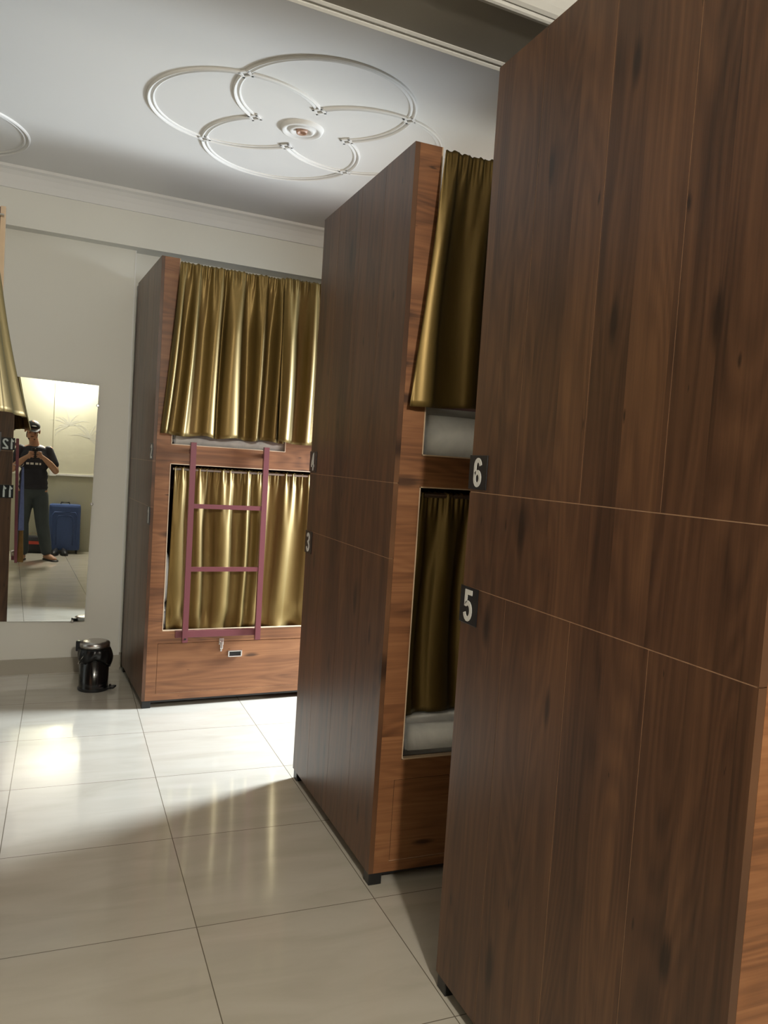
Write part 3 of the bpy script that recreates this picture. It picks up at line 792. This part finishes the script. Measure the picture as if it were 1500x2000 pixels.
per = empty('person', (0, 0, 0)); tag(per, 'person in dark tee and black cap holding up a phone, reflected in the mirror', 'person')
bx_, by_ = -0.02, -0.52
HEADC = Vector((-0.055, -0.47, 1.735)); HR = Matrix.Rotation(R(-20), 3, 'X') @ Matrix.Rotation(R(5), 3, 'Y')
HS = 1.10
def hp(x, y, z): return HEADC + HR @ Vector((x * HS, y * HS, z * HS))
bm = bmesh.new()
blob(bm, (bx_, by_, 0.98), (0.165, 0.115, 0.13)); blob(bm, (bx_, by_ + 0.01, 1.12), (0.155, 0.115, 0.15)); blob(bm, (bx_, by_ + 0.005, 1.34), (0.175, 0.118, 0.19))
blob(bm, (bx_, by_, 1.47), (0.17, 0.09, 0.09))
limb(bm, [(bx_, by_ + 0.005, 1.50), (bx_ - 0.015, by_ + 0.02, 1.60), hp(0, -0.015, -0.05)], [0.066, 0.058, 0.058])
# head
blob(bm, hp(0, -0.005, 0.03), (0.080, 0.103, 0.104), HR); blob(bm, hp(0, 0.020, -0.045), (0.066, 0.076, 0.078), HR); blob(bm, hp(0, 0.055, -0.088), (0.036, 0.032, 0.027), HR)
blob(bm, hp(0, 0.098, -0.012), (0.013, 0.018, 0.026), HR, 12); blob(bm, hp(0, 0.108, -0.026), (0.017, 0.014, 0.011), HR, 12)
blob(bm, hp(0, 0.086, 0.022), (0.055, 0.014, 0.011), HR, 12)
blob(bm, hp(0, 0.088, -0.052), (0.026, 0.011, 0.006), HR, 10); blob(bm, hp(0, 0.086, -0.063), (0.022, 0.011, 0.007), HR, 10)
for s in (-1, 1):
    blob(bm, hp(s * 0.080, -0.005, -0.005), (0.011, 0.020, 0.033), HR, 12); blob(bm, hp(s * 0.040, 0.070, -0.018), (0.022, 0.018, 0.016), HR, 12)
# legs and feet
for s, fx in ((-1, -0.12), (1, 0.17)):
    limb(bm, [(bx_ + s * 0.085, by_, 0.93), (bx_ + s * 0.115, by_ + 0.03, 0.52), (fx, by_ - 0.01, 0.10)], [0.095, 0.062, 0.040])
    toe = Vector((s * 0.05 + (0.05 if s > 0 else 0), 0.17, 0))
    limb(bm, [(fx, by_ - 0.04, 0.045), Vector((fx, by_, 0.045)) + toe * 0.55, Vector((fx, by_, 0.028)) + toe], [0.040, 0.040, 0.028])
# arms
WR = {1: Vector((0.085, -0.085, 1.375)), -1: Vector((-0.135, -0.085, 1.375))}
for s in (-1, 1):
    limb(bm, [(bx_ + s * 0.175, by_, 1.49), (bx_ + s * 0.265, by_ + 0.05, 1.215), (WR[s] + Vector((bx_ + s * 0.262, by_ + 0.09, 1.235))) / 2, WR[s]], [0.056, 0.044, 0.042, 0.028])
# hands: phone lies between x=-.0625 and x=.0125
for s, edge in ((1, 0.0125), (-1, -0.0625)):
    w = WR[s]; palm = Vector((edge + s * 0.030, -0.030, 1.405))
    limb(bm, [w, w.lerp(palm, 0.6), palm], [0.026, 0.027, 0.022], 14)
    blob(bm, palm + Vector((0, 0, 0)), (0.020, 0.030, 0.042), Matrix.Rotation(R(s * 10), 3, 'Z'))
    for k, ln in enumerate((0.92, 1.0, 0.94, 0.78)):        # four fingers wrapping to the lens side, below the lens
        z = 1.452 - 0.0215 * k
        a = palm + Vector((s * 0.002, 0.016, z - palm.z))
        b = Vector((edge + s * 0.016, 0.006, z + 0.002)); c_ = Vector((edge - s * 0.004, 0.0075, z + 0.002)); d = Vector((edge - s * 0.024 * ln, 0.006, z - 0.001))
        limb(bm, [a, b, c_, d], [0.0095, 0.0088, 0.0080, 0.0070], 10)
    th = [palm + Vector((-s * 0.004, -0.014, 0.006)), Vector((edge + s * 0.008, -0.034, 1.432)), Vector((edge - s * 0.014, -0.026, 1.446))]
    limb(bm, th, [0.013, 0.0105, 0.0085], 10)
body = mesh_obj('body', bm, skin, per); fuse(body, 0.0048, 3)
# clothes
bm = bmesh.new()
blob(bm, (bx_, by_, 1.04), (0.180, 0.135, 0.12)); blob(bm, (bx_, by_ + 0.005, 1.14), (0.180, 0.137, 0.15)); blob(bm, (bx_, by_ + 0.005, 1.34), (0.200, 0.136, 0.19)); blob(bm, (bx_, by_, 1.475), (0.165, 0.100, 0.080))
blob(bm, (bx_, by_, 0.985), (0.184, 0.140, 0.07))
for s in (-1, 1): limb(bm, [(bx_ + s * 0.172, by_, 1.487), (bx_ + s * 0.245, by_ + 0.035, 1.30)], [0.060, 0.062])
tee = mesh_obj('t_shirt', bm, plain('dark_tee_cloth', srgb(34, 36, 46), 0.75, noise=0.3, nscale=9, bump=0.3), per); fuse(tee, 0.008, 4)
bm = bmesh.new()
blob(bm, (bx_, by_, 0.95), (0.178, 0.128, 0.13))
for s, fx in ((-1, -0.12), (1, 0.17)):
    limb(bm, [(bx_ + s * 0.088, by_, 0.88), (bx_ + s * 0.125, by_ + 0.015, 0.50), (fx, by_ - 0.01, 0.13)], [0.104, 0.086, 0.072])
trs = mesh_obj('trousers', bm, plain('trouser_cloth', srgb(66, 76, 80), 0.8, noise=0.25, nscale=8, bump=0.3), per); fuse(trs, 0.009, 4)
bm = bmesh.new()
blob(bm, hp(0, -0.008, 0.052), (0.088, 0.108, 0.078), HR)
bmesh.ops.bisect_plane(bm, geom=bm.verts[:] + bm.edges[:] + bm.faces[:], plane_co=hp(0, 0, 0.045), plane_no=HR @ Vector((0, -0.12, 1)), clear_inner=True)
es = [e for e in bm.edges if e.is_boundary]
bmesh.ops.holes_fill(bm, edges=es)
cap = mesh_obj('cap', bm, plain('cap_black', srgb(20, 20, 26), 0.7, noise=0.2), per, smooth=True)
bm = bmesh.new(); A = []
for i in range(15):
    a = pi * (0.16 + 0.68 * i / 14)
    p0 = hp(0.086 * cos(a), 0.102 * sin(a) - 0.008, 0.052); p1 = hp(0.090 * cos(a), 0.100 * sin(a) + 0.065 * sin(a) ** 2, 0.040)
    A.append((bm.verts.new(p0), bm.verts.new(p1), bm.verts.new(p1 - Vector((0, 0, 0.004))), bm.verts.new(p0 - Vector((0, 0, 0.004)))))
for P_, Q_ in zip(A, A[1:]):
    for k in range(4): bm.faces.new((P_[k], P_[(k + 1) % 4], Q_[(k + 1) % 4], Q_[k]))
bm.faces.new(A[0]); bm.faces.new(A[-1][::-1])
mesh_obj('brim', bm, cap.data.materials[0], cap)
bm = bmesh.new(); blob(bm, hp(0.006, 0.088, 0.088), (0.030, 0.006, 0.008), HR @ Matrix.Rotation(R(28), 3, 'X'), 12); mesh_obj('badge', bm, M['digit'], cap)
bm = bmesh.new(); blob(bm, hp(0, 0.040, -0.083), (0.050, 0.046, 0.030), HR); blob(bm, hp(0, 0.091, -0.043), (0.026, 0.008, 0.006), HR, 12)
for s in (-1, 1): blob(bm, hp(s * 0.054, 0.018, -0.045), (0.012, 0.030, 0.050), HR, 12)
br = mesh_obj('beard', bm, plain('beard_hair', srgb(26, 22, 20), 0.9, noise=0.4, nscale=120, bump=0.5), per); fuse(br, 0.005, 2)
bm = bmesh.new()
for s in (-1, 1): blob(bm, hp(s * 0.030, 0.0865, 0.004), (0.011, 0.006, 0.0045), HR, 12)
mesh_obj('eyes', bm, plain('eye_dark', srgb(30, 24, 22), 0.2, noise=0.1), per, smooth=True)
# pale print low on the chest
bm = bmesh.new()
for k, (x0, x1) in enumerate(((-0.10, -0.065), (-0.05, -0.01), (0.01, 0.045), (0.06, 0.08))):
    box(bm, bx_ + x0, bx_ + x1, by_ + 0.133, by_ + 0.141, 1.285, 1.312, bev=0.001)
mesh_obj('shirt_print', bm, M['digit'], tee)
# shoes worn
bm = bmesh.new()
for s, fx in ((-1, -0.12), (1, 0.17)):
    toe = Vector((s * 0.05 + (0.05 if s > 0 else 0), 0.17, 0))
    for (p, rr, z) in ((Vector((fx, by_ - 0.045, 0)), 0.046, 0.011), (Vector((fx, by_, 0)) + toe * 1.05, 0.046, 0.011)):
        blob(bm, (p.x, p.y, z), (rr, rr, 0.011), None, 16)
    a = Vector((fx, by_ - 0.045, 0.011)); b = Vector((fx, by_, 0.011)) + toe * 1.05
    d = (b - a).normalized(); nn = Vector((-d.y, d.x, 0)) * 0.044
    vs = [bm.verts.new(p + q + Vector((0, 0, h))) for h in (-0.011, 0.011) for p, q in ((a, nn), (a, -nn), (b, -nn), (b, nn))]
    for q in ((0, 1, 2, 3), (7, 6, 5, 4), (0, 4, 5, 1), (1, 5, 6, 2), (2, 6, 7, 3), (3, 7, 4, 0)): bm.faces.new([vs[i] for i in q])
mesh_obj('slippers', bm, M['shoe'], per)
# phone
ph_ = empty('phone', (-0.025, -0.0085, 1.436)); ph_.rotation_euler = (R(-3.3), R(-3.7), 0)
tag(ph_, 'dark phone held up in both hands by the person in the mirror', 'phone')
mesh_obj('phone_body', B((-0.0365, 0.0365, -0.004, 0.004, -0.073, 0.073), bev=0.0035), M['black_plastic'], ph_)
mesh_obj('screen', B((-0.034, 0.034, -0.0046, -0.0041, -0.070, 0.070)), M['plate'], ph_)
bm = bmesh.new()
tube(bm, [(0.004, 0.0035, 0.060), (0.004, 0.0055, 0.060)], 0.0065, 14); mesh_obj('lens_ring', bm, M['steel'], ph_)
